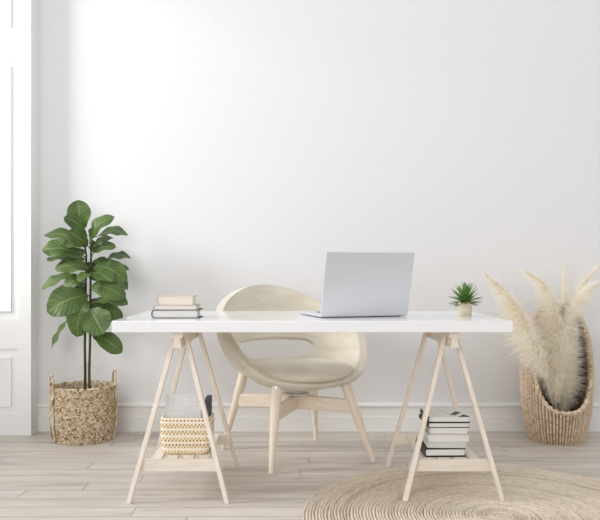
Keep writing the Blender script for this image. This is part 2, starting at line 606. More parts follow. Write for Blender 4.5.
# ------------------------------------------------------------------ rug
random.seed(5)
def rug():
    cx, cy, R = 0.798, 2.883, 0.768
    rings, sub, na = 62, 4, 320
    m = MB()
    tint = [random.choice((-0.1, -0.05, 0.0, 0.06, 0.14, 0.24)) for _ in range(rings + 2)]
    base, dark = Vector(lin(230, 219, 203)[:3]), Vector(lin(172, 152, 128)[:3])
    rows = []
    cells = {}
    pitch = R / rings
    for i in range(rings * sub + 1):
        r = i * R / (rings * sub)
        ring = min(int(i / sub), rings - 1)
        ph = (i % sub) / sub
        h = abs(math.sin(PI * ph)) ** 0.6
        row = []
        if i == 0:
            rows.append([m.vert((cx, cy, RUG_Z - 0.002), col=(*base, 1))]); continue
        for k in range(na):
            a = 2 * PI * k / na
            # braid: bumps lean alternately along the ring
            L_ = r * a / 0.016
            b = 0.5 + 0.5 * math.sin(2 * PI * L_ / 1.0 + (1 if ph > .5 else -1) * 3 * ph)
            wob = 0.0016 * math.sin(5 * a + ring * 1.7) + 0.001 * math.sin(11 * a + ring)
            z = 0.0005 + 0.0115 * h * (0.85 + 0.15 * b)
            if i == rings * sub:
                z = 0.0005
            rr = r + (wob if i < rings * sub - 1 else 0)
            key = (ring, int(ph * 2), int(L_ * 0.8))
            if key not in cells: cells[key] = random.choice((0.0, 0.04, 0.08, 0.14, 0.22, 0.36))
            t = 0.12 + tint[ring] + cells[key]
            c = base.lerp(dark, max(0, min(1, t)))
            row.append(m.vert((cx + rr * math.cos(a), cy + rr * math.sin(a), z), col=(*c, 1)))
        rows.append(row)
    for k in range(na):
        m.face((rows[0][0], rows[1][k], rows[1][(k + 1) % na]))
    for a, b in zip(rows[1:], rows[2:]):
        for k in range(na):
            j = (k + 1) % na
            m.face((a[k], b[k], b[j], a[j]))
    # underside
    c0 = m.vert((cx, cy, 0.0005), col=(*dark, 1))
    for k in range(na):
        m.face((c0, rows[-1][(k + 1) % na], rows[-1][k]))
    o = m.build('round_rug', 'jute', sharp=0, fix=False)
    return tag(o, 'round natural jute rug of braided rings under the right trestle', 'rug')


rug()

# ------------------------------------------------------------------ armchair
def chair():
    t = thing('armchair', 'beige upholstered shell armchair with pale wooden legs behind the desk', 'chair', (0.009, 3.865, 0), math.radians(29))
    Z0 = 0.350
    #            angle from the front: rim radius, rim height
    RIM_R = [(0, 0.285), (25, 0.300), (50, 0.342), (75, 0.388), (100, 0.414), (130, 0.402), (155, 0.370), (180, 0.362)]
    RIM_H = [(0, 0.402), (20, 0.408), (38, 0.420), (55, 0.452), (72, 0.535), (90, 0.648), (105, 0.700), (120, 0.745), (135, 0.795), (150, 0.838), (165, 0.862), (180, 0.868)]

    def surf(phi, s):
        """phi in radians, 0 at the front (local -Y); s 0 bottom centre .. 1 rim."""
        d = abs(math.degrees(phi)); d = 360 - d if d > 180 else d
        a, h = crom(RIM_R, d), crom(RIM_H, d)
        back = max(0.0, (d - 90) / 90)
        r = a * (1 - (1 - s) ** lerp(1.75, 2.0, back))
        z = Z0 + (h - Z0) * s ** lerp(1.9, 2.2, back)
        # the back leans away as it climbs
        lean = 0.055 * back * max(0, (z - 0.5) / 0.36)
        p = Vector((math.sin(phi) * r, -math.cos(phi) * r, z))
        p.y += lean
        return p
    nphi, ns = 120, 54
    # hole in the lower back: rounded slot in (phi, z)
    def inside(phi, z):
        d = abs(math.degrees(phi)); d = 360 - d if d > 180 else d
        u = (180 - d) / 47.0
        top, bot = 0.570, 0.455
        vz = (z - (top + bot) / 2) / ((top - bot) / 2)
        return abs(u) ** 4.0 + abs(vz) ** 3.4
    m = MB()
    ids = {}
    for i in range(1, ns + 1):
        for k in range(nphi):
            phi = -PI + 2 * PI * k / nphi
            s = 0.12 + 0.88 * i / ns
            ids[i, k] = m.vert(surf(phi, s))
    c = m.vert((0, 0, Z0))
    for k in range(nphi):
        m.face((c, ids[1, k], ids[1, (k + 1) % nphi]))
    keep = []
    def val(i, k):
        phi = -PI + 2 * PI * k / nphi
        return inside(phi, m.v[ids[i, k]].z)
    for i in range(1, ns):
        for k in range(nphi):
            j = (k + 1) % nphi
            q = ((i, k), (i, j), (i + 1, j), (i + 1, k))
            cphi = -PI + 2 * PI * (k + 0.5) / nphi
            cz = sum(m.v[ids[a]].z for a in q) / 4
            if inside(cphi, cz) < 1:
                continue
            m.face([ids[a] for a in q])
    me_o = m.build('shell', 'wool', t, sharp=0, fix=False)
    # relax the hole's edge so that it runs smoothly
    bm = bmesh.new(); bm.from_mesh(me_o.data)
    lone = [v for v in bm.verts if not v.link_faces]
    bmesh.ops.delete(bm, geom=lone, context='VERTS')
    for _ in range(10):
        new = {}
        for v in bm.verts:
            be = [e for e in v.link_edges if e.is_boundary]
            if len(be) == 2 and abs(math.hypot(v.co.x, v.co.y)) < 0.46 and 0.43 < v.co.z < 0.62 and v.co.y > 0.1:
                a, b = [e.other_vert(v).co for e in be]
                new[v] = v.co * 0.5 + (a + b) * 0.25
        for v, p in new.items():
            v.co = p
    for _ in range(2):
        vs = [v for v in bm.verts if not v.is_boundary and v.co.y > 0.08 and 0.40 < v.co.z < 0.66]
        bmesh.ops.smooth_vert(bm, verts=vs, factor=0.5, use_axis_x=True, use_axis_y=True, use_axis_z=True)
    bmesh.ops.recalc_face_normals(bm, faces=bm.faces)
    # outward means away from the seat: the bottom centre must look down
    low = min(bm.faces, key=lambda f: f.calc_center_median().z)
    if low.normal.z > 0:
        bmesh.ops.reverse_faces(bm, faces=bm.faces)
    bm.to_mesh(me_o.data); bm.free()
    for p in me_o.data.polygons:
        p.use_smooth = True
    so = me_o.modifiers.new('thickness', 'SOLIDIFY'); so.thickness = 0.040; so.offset = -1; so.use_even_offset = False
    be = me_o.modifiers.new('round', 'BEVEL'); be.width = 0.017; be.segments = 4; be.limit_method = 'ANGLE'; be.angle_limit = math.radians(50)
    # seat cushion: an oval pad with a rolled edge
    m = MB()
    n = 72
    rows = []
    prof = [(0.0, -0.028), (0.6, -0.027), (0.9, -0.022), (0.975, -0.012), (1.0, 0.002), (0.985, 0.014), (0.94, 0.024),
            (0.85, 0.033), (0.7, 0.041), (0.5, 0.047), (0.28, 0.050), (0.0, 0.051)]
    for r, z in prof:
        if r == 0:
            rows.append([m.vert((0, -0.02, 0.431 + z))]); continue
        row = []
        for k in range(n):
            a = 2 * PI * k / n
            ca, sa = math.cos(a), math.sin(a)
            ex = 2.4
            rad = (abs(ca / 0.268) ** ex + abs(sa / 0.264) ** ex) ** (-1 / ex)
            y = -0.02 + rad * sa * r
            # the pad climbs a little at the sides and back
            zz = 0.431 + z + 0.018 * r * r * (abs(ca) ** 2) + 0.014 * max(0, sa) * r * r
            row.append(m.vert((rad * ca * r, y, zz)))
        rows.append(row)
    for a, b in zip(rows, rows[1:]):
        for k in range(n):
            j = (k + 1) % n
            if len(a) == 1:
                m.face((a[0], b[j], b[k]))
            elif len(b) == 1:
                m.face((a[k], a[j], b[0]))
            else:
                m.face((a[k], a[j], b[j], b[k]))
    m.build('seat_cushion', 'wool', t, sharp=0)
    # legs on the diagonals, cross rails, plates
    feet = [Vector((-0.117 , -0.355)), Vector((0.388, -0.135)), Vector((-0.388, 0.135)), Vector((0.115, 0.360))]
    R_ = Matrix.Rotation(-math.radians(29), 2)
    for f, rt in zip(feet, (0.29, 0.26, 0.275, 0.30)):
        f = R_ @ f
        u = f.normalized()
        m = MB()
        phi = math.atan2(u.x, -u.y)
        zs_ = [surf(phi, k / 200) for k in range(201)]
        zt = next(p.z for p in zs_ if math.hypot(p.x, p.y) >= rt) + 0.012
        top = Vector((u.x * rt, u.y * rt, zt)); bot = Vector((f.x, f.y, 0))
        pts = [bot.lerp(top, k / 8) for k in range(9)]
        pts[0] = Vector((bot.x, bot.y, 0.0))
        m.tube(pts, [0.0115, 0.0135, 0.016, 0.0185, 0.021, 0.023, 0.0245, 0.025, 0.025], 20)
        lg = m.build('leg', 'ash_z', t)
        m = MB()
        m.tube([top.lerp(bot, 0.012), top.lerp(bot, 0.045)], 0.0275, 20)
        m.build('leg_cap', 'metal', lg)
        ra = lerp(f.length, rt, 0.27 / 0.385); a = Vector((u.x * ra, u.y * ra)); s = Vector((-u.y, u.x)) * 0.016
        m = MB()
        c0 = Vector((u.x * 0.012, u.y * 0.012))
        z0, z1, zc0 = 0.238, 0.303, 0.243
        m.hexa([(*(c0 - s), zc0), (*(a - s), z0), (*(a + s), z0), (*(c0 + s), zc0),
                (*(c0 - s), z1 + .012), (*(a - s), z1), (*(a + s), z1), (*(c0 + s), z1 + .012)])
        m.build('cross_rail', 'ash_x', t, bevel=0.003)
    m = MB()
    m.lathe([(0, 0.313), (0.062, 0.313), (0.07, 0.318), (0.07, 0.325), (0.04, 0.328), (0.036, 0.36), (0, 0.36)], n=40)
    m.build('mounting_plate', 'metal', t)
    return t


chair()

# ------------------------------------------------------------------ laptop
def laptop():
    W, D, TL = 0.405, 0.325, 0.284
    ang = math.radians(17)
    c, s = math.cos(ang), math.sin(ang)
    # hinge line left end
    t = thing('laptop', 'open silver laptop on the desk, its lid turned towards the viewer', 'laptop', (0.113, 3.185, TZ), ang)
    m = MB(); m.box(0, W, 0.004, D, 0.003, 0.0165)
    m.build('base', 'silver', t, bevel=0.004, seg=3)
    for x, y in ((0.03, 0.03), (W - 0.03, 0.03), (0.03, D - 0.03), (W - 0.03, D - 0.03)):
        m = MB(); m.lathe([(0, 0), (0.007, 0), (0.007, 0.0035), (0, 0.0035)], (x, y, 0), 16)
        m.build('rubber_foot', 'key', t)
    m = MB(); m.box(W * .3, W * .7, 0.165 + .015, 0.27, 0.0163, 0.0168)
    m.build('trackpad', 'metal', t, bevel=0.0003)
    m = MB()
    for r in range(6):
        for k in range(14):
            x = 0.036 + k * 0.0229
            m.box(x, x + 0.019, 0.04 + r * 0.0215, 0.04 + r * 0.0215 + 0.018, 0.0163, 0.0182)
    tag(m.build('keyboard', 'key', t, smooth=False), 'dark keyboard')
    m = MB(); m.tube([(0.03, 0.006, 0.014), (W - 0.03, 0.006, 0.014)], 0.006, 14)
    m.build('hinge', 'key', t)
    # lid leaning back towards the viewer
    la = math.radians(15)
    lid = MB()
    lid.box(0, W, -0.0035, 0.0035, 0, TL)
    Rm = Matrix.Translation((0, 0.004, 0.006)) @ Matrix.Rotation(la, 4, 'X')
    lo = lid.build('lid', 'silver', t, bevel=0.003, seg=3)
    lo.matrix_local = Rm
    m = MB(); m.box(0.006, W - 0.006, 0.0034, 0.0039, 0.012, TL - 0.006)
    dsp = m.build('display', 'screen', lo)
    tag(dsp, 'dark glass display')


laptop()

# ------------------------------------------------------------------ books
def book(name, label, cat, loc, w, d, h, cover, page, rz=0.0, group=None, board=0.0025, round_=0.0, lip=0.004, top_mat=None, prints=None):
    """Lying closed, spine on the left (-x), pages open to the front and right. Origin at the bottom front left corner."""
    t = thing(name, label, cat, loc, rz, group)
    m = MB()
    mats = [cover, top_mat or cover, 'black', 'shadow_print_grey']
    m.box(0.004, w, 0, d, 0, board)
    m.box(0.004, w, 0, d, h - board, h, 1)
    # spine: half-round or flat strip
    n = 10
    prof = []
    for k in range(n + 1):
        a = PI / 2 + PI * k / n
        prof.append((0.005 + (round_ + 0.004) * math.cos(a), h / 2 + h / 2 * math.sin(a)))
    for k in range(n + 1):
        a = PI / 2 + PI * (n - k) / n
        prof.append((0.005 + (round_ + 0.001) * math.cos(a), h / 2 + (h / 2 - board) * math.sin(a)))
    m.prism(prof, 0, d, 'y')
    if prints:
        for poly, mi in prints:
            A = [m.vert((x, y, h + 0.0003)) for x, y in poly]
            B = [m.vert((x, y, h - 0.0003)) for x, y in poly]
            m.face(A, mi)
            for k in range(len(poly)):
                j = (k + 1) % len(poly)
                m.face((A[k], B[k], B[j], A[j]), mi)
    m.build('cover', mats, t, sharp=35)
    m = MB()
    prof = [(w - lip, board), (w - lip, h - board)]
    for k in range(n + 1):
        a = PI / 2 + PI * k / n
        prof.append((0.0052 + round_ * math.cos(a), h / 2 + (h / 2 - board) * math.sin(a)))
    m.prism(prof, lip * 0.5, d - lip * 0.5, 'y')
    m.build('pages', page, t, sharp=35)
    return t


gb = 'hardback books stacked on the desk'
b_d = 3.165
def bx(px, d): return (px - CX) / F * d
x0 = bx(152.6, b_d)
book('book', 'thick hardback with slate grey cover lying at the bottom of the pile on the desk', 'book',
     (x0, b_d, TZ), 0.198, 0.150, 0.036, 'slate', 'page', math.radians(1.5), gb, board=0.003, round_=0.007, lip=0.012)
book('book', 'thin white paged hardback with tan cover, the middle one of the pile on the desk', 'book',
     (x0 + 0.003, b_d + 0.004, TZ + 0.036), 0.186, 0.140, 0.0195, 'tan', 'page', math.radians(0.5), gb, board=0.002, round_=0.003, lip=0.007)
book('book', 'small thick cream paged book on top of the pile on the desk', 'book',
     (bx(158, b_d) - 0.002, b_d + 0.006, TZ + 0.0555), 0.156, 0.115, 0.042, 'rose', 'cream_page', math.radians(-1.2), gb, board=0.0022, round_=0.006, lip=0.010)

gs = 'books stacked on the right trestle shelf'
sd = 3.135
zz = SHELF
def sx(px): return (px - CX) / F * sd
pr = [([(0.098, 0.048), (0.122, 0.042), (0.160, 0.105), (0.140, 0.130)], 2),
      ([(0.124, 0.003), (0.175, 0.003), (0.172, 0.034), (0.160, 0.062)], 2),
      ([(0.070, 0.19), (0.073, 0.19), (0.118, 0.01), (0.115, 0.01)], 3)]
stack = [
    (425.5, 466.0, 0.0385, 'black', 'page', None, 0.0065, 'black covered book at the bottom of the stack on the trestle shelf', 2.0, 0.2),
    (427.0, 466.5, 0.0265, 'pale_cover', 'pale_cover', None, 0.002, 'plain pale grey book lying on the lowest black book of the trestle shelf', -1.5, 0.19),
    (428.0, 470.0, 0.0290, 'white_cover', 'page', None, 0.002, 'wide plain white book, fourth from the top of the trestle shelf stack', 1.0, 0.19),
    (429.0, 468.0, 0.0280, 'shadow_print_grey', 'page', 'white_cover', 0.004, 'white book with shadow painted grey underneath, third from the top of the trestle shelf stack', -2.0, 0.19),  # grey lower board paints the shadow along the bottom of this book
    (428.5, 470.0, 0.0225, 'black', 'page', None, 0.003, 'slim black edged book directly under the topmost book of the trestle shelf', 1.5, 0.2),
    (428.5, 470.0, 0.0225, 'black', 'page', 'white_cover', 0.003, 'topmost book of the trestle shelf, white cover printed with slanted black blocks', 0.0, 0.2),
]
for xa, xb, h, cv, pg, tm, bd, lab, rz, dep in stack:
    book('book', lab, 'book', (sx(xa), sd + random.uniform(0, 0.006), zz), sx(xb) - sx(xa), dep, h, cv, pg, math.radians(rz), gs,
         board=bd, round_=0.003, lip=0.004, top_mat=tm, prints=pr if 'topmost book of the trestle shelf, white' in lab else None)
    zz += h + 0.0002

# ------------------------------------------------------------------ little succulent
def succulent():
    random.seed(3)
    t = thing('potted_succulent', 'small spiky green succulent in a pale wooden pot on the desk', 'plant', (bx(465, 3.33), 3.33, TZ))
    m = MB()
    m.lathe([(0, 0), (0.027, 0), (0.0282, 0.002), (0.0325, 0.058), (0.033, 0.06), (0.0325, 0.061), (0.0295, 0.061), (0.028, 0.05), (0, 0.05)], n=40)
    m.build('pot', 'pot', t, sharp=30)
    m = MB(); m.lathe([(0, 0.049), (0.028, 0.049), (0.028, 0.054), (0.015, 0.057), (0, 0.058)], n=24)
    m.build('soil', 'soil', t)
    m = MB()
    ring = [(9, 0.02, 78, 0.085), (10, 0.3, 55, 0.085), (12, 0.1, 34, 0.085), (13, 0.25, 14, 0.083), (12, 0.0, -4, 0.078), (9, 0.4, -18, 0.062)]
    for cnt, off, el, ln in ring:
        for k in range(cnt):
            az = 2 * PI * (k + off + random.uniform(-0.2, 0.2)) / cnt
            e = math.radians(el + random.uniform(-7, 7)); l = ln * random.uniform(0.85, 1.06)
            rad = Vector((math.cos(az), math.sin(az), 0)); side = Vector((-math.sin(az), math.cos(az), 0))
            p0 = rad * 0.005 + Vector((0, 0, 0.06 + 0.01 * max(0, math.sin(e))))
            d0 = rad * math.cos(e + 0.18) + Vector((0, 0, math.sin(e + 0.18)))
            d1 = rad * math.cos(e) + Vector((0, 0, math.sin(e)))
            rows = []
            for q in range(7):
                u = q / 6
                p = p0 + d0 * l * u * (1 - u * .5) + d1 * l * u * u * .5
                wd = 0.0092 * (0.75 + 0.9 * u) * (1 - u) ** 0.75 + 0.0002
                nrm = side.cross((d0.lerp(d1, u)).normalized())
                if nrm.z < 0: nrm = -nrm
                th = wd * 0.35
                rows.append([m.vert(p + side * wd + nrm * th * .6, (1, u)), m.vert(p, (.5, u)), m.vert(p - side * wd + nrm * th * .6, (0, u)), m.vert(p - nrm * th, (.5, u))])
            for a, b in zip(rows, rows[1:]):
                for i in range(4):
                    j = (i + 1) % 4
                    m.face((a[i], a[j], b[j], b[i]))
            m.face(rows[0]); m.face(rows[-1][::-1])
    m.build('foliage', 'agave', t, sharp=60)


succulent()

# ------------------------------------------------------------------ woven basket of the fig
def mixcol(cols, wts):
    return Vector(random.choices(cols, wts)[0][:3])


def fig_basket():
    random.seed(11)
    cx, cy = bx(83.5, 4.235), 4.235
    t = thing('wicker_basket', 'round seagrass basket with two loop handles holding the leafy tree', 'basket', (cx, cy, 0))
    Hh, rowh = 0.300, 0.0075
    rows_n = int(Hh / rowh)
    per = 5
    cells = 104
    na = cells * 4
    pal = [lin(212, 199, 174), lin(198, 181, 152), lin(180, 156, 122), lin(160, 128, 90), lin(228, 218, 200), lin(112, 86, 60)]
    wt = [28, 26, 20, 10, 11, 5]
    cc = {}
    def cell_col(i, k):
        key = (i, k % cells)
        if key not in cc:
            cc[key] = mixcol(pal, wt)
        return cc[key]
    def R(z):
        u = z / Hh
        return 0.154 + 0.012 * min(1, u * 3.5) + 0.004 * math.sin(u * 2.6)
    m = MB()
    rows = []
    def ring(rr, z, disp, i, inner=False):
        row = []
        for k in range(na):
            off = (0.5 if i % 2 else 0.0) + 0.13 * math.sin(i * 3.1)
            x = k / na * cells + off
            ci = int(math.floor(x)); fx = x - ci
            fz = (z / rowh) - math.floor(z / rowh)
            # slanting strand bump inside its cell
            fx2 = (fx + (fz - 0.5) * 0.35)
            b = max(0.0, math.sin(PI * min(1, max(0, fx2)))) ** 0.6 * max(0, math.sin(PI * fz)) ** 0.5
            r = rr + (disp * b if not inner else -disp * b)
            a = 2 * PI * k / na
            # the basket is not quite round
            r *= 1 + 0.008 * math.cos(2 * a + 0.6)
            row.append(m.vert((r * math.cos(a), r * math.sin(a), z), col=(*cell_col(i + (500 if inner else 0), ci), 1)))
        return row
    z = 0.0
    rows.append(ring(R(0) - 0.014, 0.0, 0, 0))
    for i in range(rows_n):
        for q in range(per):
            z = (i + (q + .01) / per) * rowh
            rows.append(ring(R(z), max(z, 0.001), 0.006, i))
    ztop = rows_n * rowh
    # rolled rim
    for q in range(1, 8):
        a = PI * q / 8
        rows.append(ring(R(ztop) - 0.004 + 0.010 * math.cos(a), ztop + 0.009 * math.sin(a), 0.003, rows_n + 1))
    for i in range(rows_n - 1, -1, -1):
        for q in range(per - 1, -1, -2):
            z = (i + (q + .01) / per) * rowh
            if z < 0.012: continue
            rows.append(ring(R(z) - 0.014, z, 0.003, i, True))
    for a, b in zip(rows, rows[1:]):
        for k in range(na):
            j = (k + 1) % na
            m.face((a[k], a[j], b[j], b[k]))
    # floor of the basket
    c1 = m.vert((0, 0, 0.012), col=(*Vector(pal[2][:3]), 1)); c2 = m.vert((0, 0, 0.0), col=(*Vector(pal[2][:3]), 1))
    for k in range(na):
        j = (k + 1) % na
        m.face((rows[-1][k], rows[-1][j], c1)); m.face((rows[0][j], rows[0][k], c2))
    m.build('body', 'seagrass', t, sharp=0)
    # handles: ropes that run up the side and loop above the rim
    for az in (math.radians(204), math.radians(21)):
        m = MB()
        half = 0.31
        pts = []
        for k in range(15):
            z = 0.004 + (0.296 - 0.004) * k / 14
            pts.append((az - half, R(z) + 0.0105, z))
        for k in range(1, 22):
            a = PI * k / 22
            pts.append((az - half * math.cos(a), R(0.296) + 0.0105 - 0.004 * math.sin(a), 0.296 + 0.080 * math.sin(a) ** 0.75))
        for k in range(15):
            z = 0.296 - (0.296 - 0.004) * k / 14
            pts.append((az + half, R(z) + 0.0105, z))
        fine = []
        for (a0, r0, z0), (a1, r1, z1) in zip(pts, pts[1:]):
            for q in range(3):
                u = q / 3
                a, r, z = lerp(a0, a1, u), lerp(r0, r1, u), lerp(z0, z1, u)
                fine.append((r * math.cos(a), r * math.sin(a), z))
        rad = [(lambda a, i=i: 0.0072 + 0.0018 * math.cos(2 * a + i * 0.85)) for i in range(len(fine))]
        cl = [mixcol(pal, wt) for _ in range(len(fine) * 2)]
        m.tube(fine, rad, 10, colf=lambda i, k: (*cl[(i + k) // 3], 1))
        m.build('handle', 'seagrass', t, sharp=0)
    return cx, cy


FX, FY = fig_basket()

# ------------------------------------------------------------------ fiddle-leaf fig
def fig():
    random.seed(21)
    t = thing('fiddle_leaf_fig', 'tall fiddle leaf fig with big green leaves, standing in the handled basket', 'plant', (FX, FY, 0.013))
    inv = Vector((FX, FY, 0.013))
    m = MB(); m.lathe([(0, 0), (0.115, 0), (0.130, 0.19), (0.128, 0.2), (0.06, 0.208), (0, 0.21)], n=32)
    m.build('soil', 'soil', t)
    stems = [[(85.0, 398), (85.2, 370), (84.8, 345), (85.3, 310), (85.8, 280), (86.2, 255), (84, 240), (81, 230)],
             [(89.6, 398), (89.2, 370), (90.0, 345), (90.2, 310), (90.6, 280), (91.0, 255), (90.8, 240), (92, 232)]]
    stem_mb = []
    for s, dd in zip(stems, (0.012, -0.014)):
        m = MB()
        pts = [at(x, y, FY + dd) - inv for x, y in s]
        fine = []
        for a, b in zip(pts, pts[1:]):
            for q in range(5):
                fine.append(a.lerp(b, q / 5))
        fine.append(pts[-1])
        n = len(fine)
        m.tube(fine, [lerp(0.0085, 0.0042, i / n) * (1.12 if i % 6 == 0 else 1) for i in range(n)], 12)
        stem_mb.append(m)
    # base px, tip px, seen width px, depth at base, depth at tip (m from the plant's axis; minus is towards the viewer), bend
    LV = [
        (81, 231, 78, 200, 23, 0.02, 0.00, 0.02), (84, 229, 64, 217, 13, -0.02, -0.10, 0.02),
        (91, 245, 115, 217, 15, -0.01, -0.05, 0.05), (98, 236, 128, 235, 10, 0.03, 0.06, 0.03),
        (88, 246, 68, 231, 13, -0.03, -0.12, 0.01), (81, 244, 44, 235, 12, 0.02, 0.05, 0.03),
        (80, 254, 42, 250, 18, -0.03, -0.09, 0.04), (86, 248, 65, 246, 6, -0.04, -0.12, 0.02),
        (86, 259, 47, 260, 7, 0.0, -0.08, 0.01), (90, 268, 55, 269, 15, -0.03, -0.10, 0.03),
        (93, 248, 114, 238, 8, 0.02, 0.06, 0.02), (91, 257, 116, 247, 10, -0.02, -0.06, 0.03),
        (103, 263, 131, 258, 8, 0.02, 0.02, 0.03), (92, 263, 110, 264, 11, 0.03, 0.07, 0.02),
        (94, 267, 127, 282, 18, -0.02, -0.07, 0.05), (104, 268, 129, 270, 6, 0.04, 0.07, 0.02),
        (91, 273, 112, 282, 10, -0.05, -0.17, 0.02), (91, 274, 80, 282, 8, -0.05, -0.16, 0.02),
        (72, 274, 42, 289, 11, -0.02, -0.05, 0.01), (88, 295, 47, 312, 29, -0.06, -0.14, 0.05),
        (86, 290, 52, 299, 12, 0.01, 0.03, 0.04), (87, 279, 64, 288, 13, -0.02, -0.09, 0.03),
        (90, 309, 104, 334, 29, -0.08, -0.15, 0.02), (87, 300, 77, 337, 24, -0.03, -0.06, 0.04),
        (68, 319, 51, 349, 9, 0.0, -0.01, 0.005), (93, 334, 122, 353, 17, -0.01, -0.02, 0.03),
        (91, 286, 126, 298, 20, -0.05, -0.09, 0.05), (92, 303, 128, 305, 10, -0.04, -0.08, 0.03),
        (94, 309, 123, 319, 14, 0.0, 0.02, 0.04), (96, 272, 128, 290, 11, 0.02, 0.05, 0.03),
        (87, 238, 76, 232, 6, 0.0, 0.03, 0.02), (90, 300, 112, 322, 24, 0.03, 0.06, 0.03),
        (88, 262, 100, 280, 16, 0.05, 0.10, 0.02), (86, 283, 74, 300, 20, 0.05, 0.10, 0.02),
        (90, 240, 98, 252, 10, 0.04, 0.09, 0.02), (86, 252, 70, 258, 12, 0.04, 0.08, 0.02),
        (89, 236, 94, 229, 6, 0.0, -0.03, 0.01),
    ]
    mf = MB()
    mp, mq = stem_mb
    nu, nv = 10, 22
    for bxp, byp, txp, typ, wpx, db, dt, bend in LV:
        p0 = at(bxp, byp, FY + db) - inv
        p1 = at(txp, typ, FY + dt) - inv
        ax = p1 - p0
        ln = ax.length
        sc = F / FY
        wseen = wpx / sc
        wreal = max(0.66 * ln if ln < 0.17 else 0.56 * ln, wseen * 1.02)
        axn = ax.normalized()
        # axis lying in the picture plane across the leaf, pointing upwards
        P = Vector((-axn.z, 0, axn.x))
        if P.length < 0.05: P = Vector((0, 0, 1))
        P.normalize()
        if P.z < 0 or (abs(P.z) < 0.15 and P.x < 0): P = -P
        ca = min(1.0, wseen / wreal); sa = math.sqrt(1 - ca * ca)
        W = (P * ca + Vector((0, 1, 0)) * sa)
        W = (W - axn * W.dot(axn)).normalized()
        Nn = axn.cross(W).normalized()
        if Nn.y > 0: Nn = -Nn            # upper face looks to the room
        if Nn.z < 0 and ca < 0.6: Nn = -Nn
        ph = random.uniform(0, 6); fold = random.uniform(0.10, 0.22); wav = random.uniform(0.02, 0.045)
        ids = []
        for j in range(nv + 1):
            v = j / nv
            # fiddle outline: narrow near the stalk, a faint waist, broad rounded end
            prof = (0.46 + 0.58 * (1 / (1 + math.exp(-(v - 0.32) * 11)))) * min(1, (v / 0.12 + 0.03)) ** 0.6 * max(0.0, 1 - max(0, (v - 0.48) / 0.52) ** 2.3) ** 0.62
            row = []
            c = p0 + ax * v + Nn * (bend * math.sin(PI * v) * 0.9) + Vector((0, 0, -1)) * 0.02 * v * v * (ln / 0.2)
            c += Vector((0, 0, 0.02)) * v * (ln / 0.2)
            for i in range(nu + 1):
                u = i / nu * 2 - 1
                w = u * prof * wreal / 2
                edge = abs(u) ** 2
                ripple = wav * ln * math.sin(v * 15 + ph + (2 if u > 0 else 0)) * edge * 0.8
                rib = 0.0016 * math.cos(2 * PI * 8 * (v - 0.28 * abs(u))) * (1 - abs(u)) * min(1, abs(u) * 4)
                q = c + W * w + Nn * (-fold * abs(w) * -1 * 0.6 + ripple + rib)
                row.append(mf.vert(q, ((u + 1) / 2, v)))
            ids.append(row)
        for a, b in zip(ids, ids[1:]):
            for i in range(nu):
                mf.face((a[i], a[i + 1], b[i + 1], b[i]))
        # stalk from the nearest stem to the leaf
        sxp = 85.5 if bxp < 88 else 90.5
        st = at(sxp, byp + 4, FY + (0.012 if bxp < 88 else -0.014)) - inv
        mid = st.lerp(p0, 0.5) + Vector((0, 0, 0.006))
        (mp if bxp < 88 else mq).tube([st, mid, p0, p0 + ax * 0.06], [0.0032, 0.0028, 0.0026, 0.002], 6)
    mf.build('foliage', 'fig', t, sharp=0, fix=False)
    mp.build('stem', 'stem', t, sharp=0)
    mq.build('stem', 'stem', t, sharp=0)


fig()

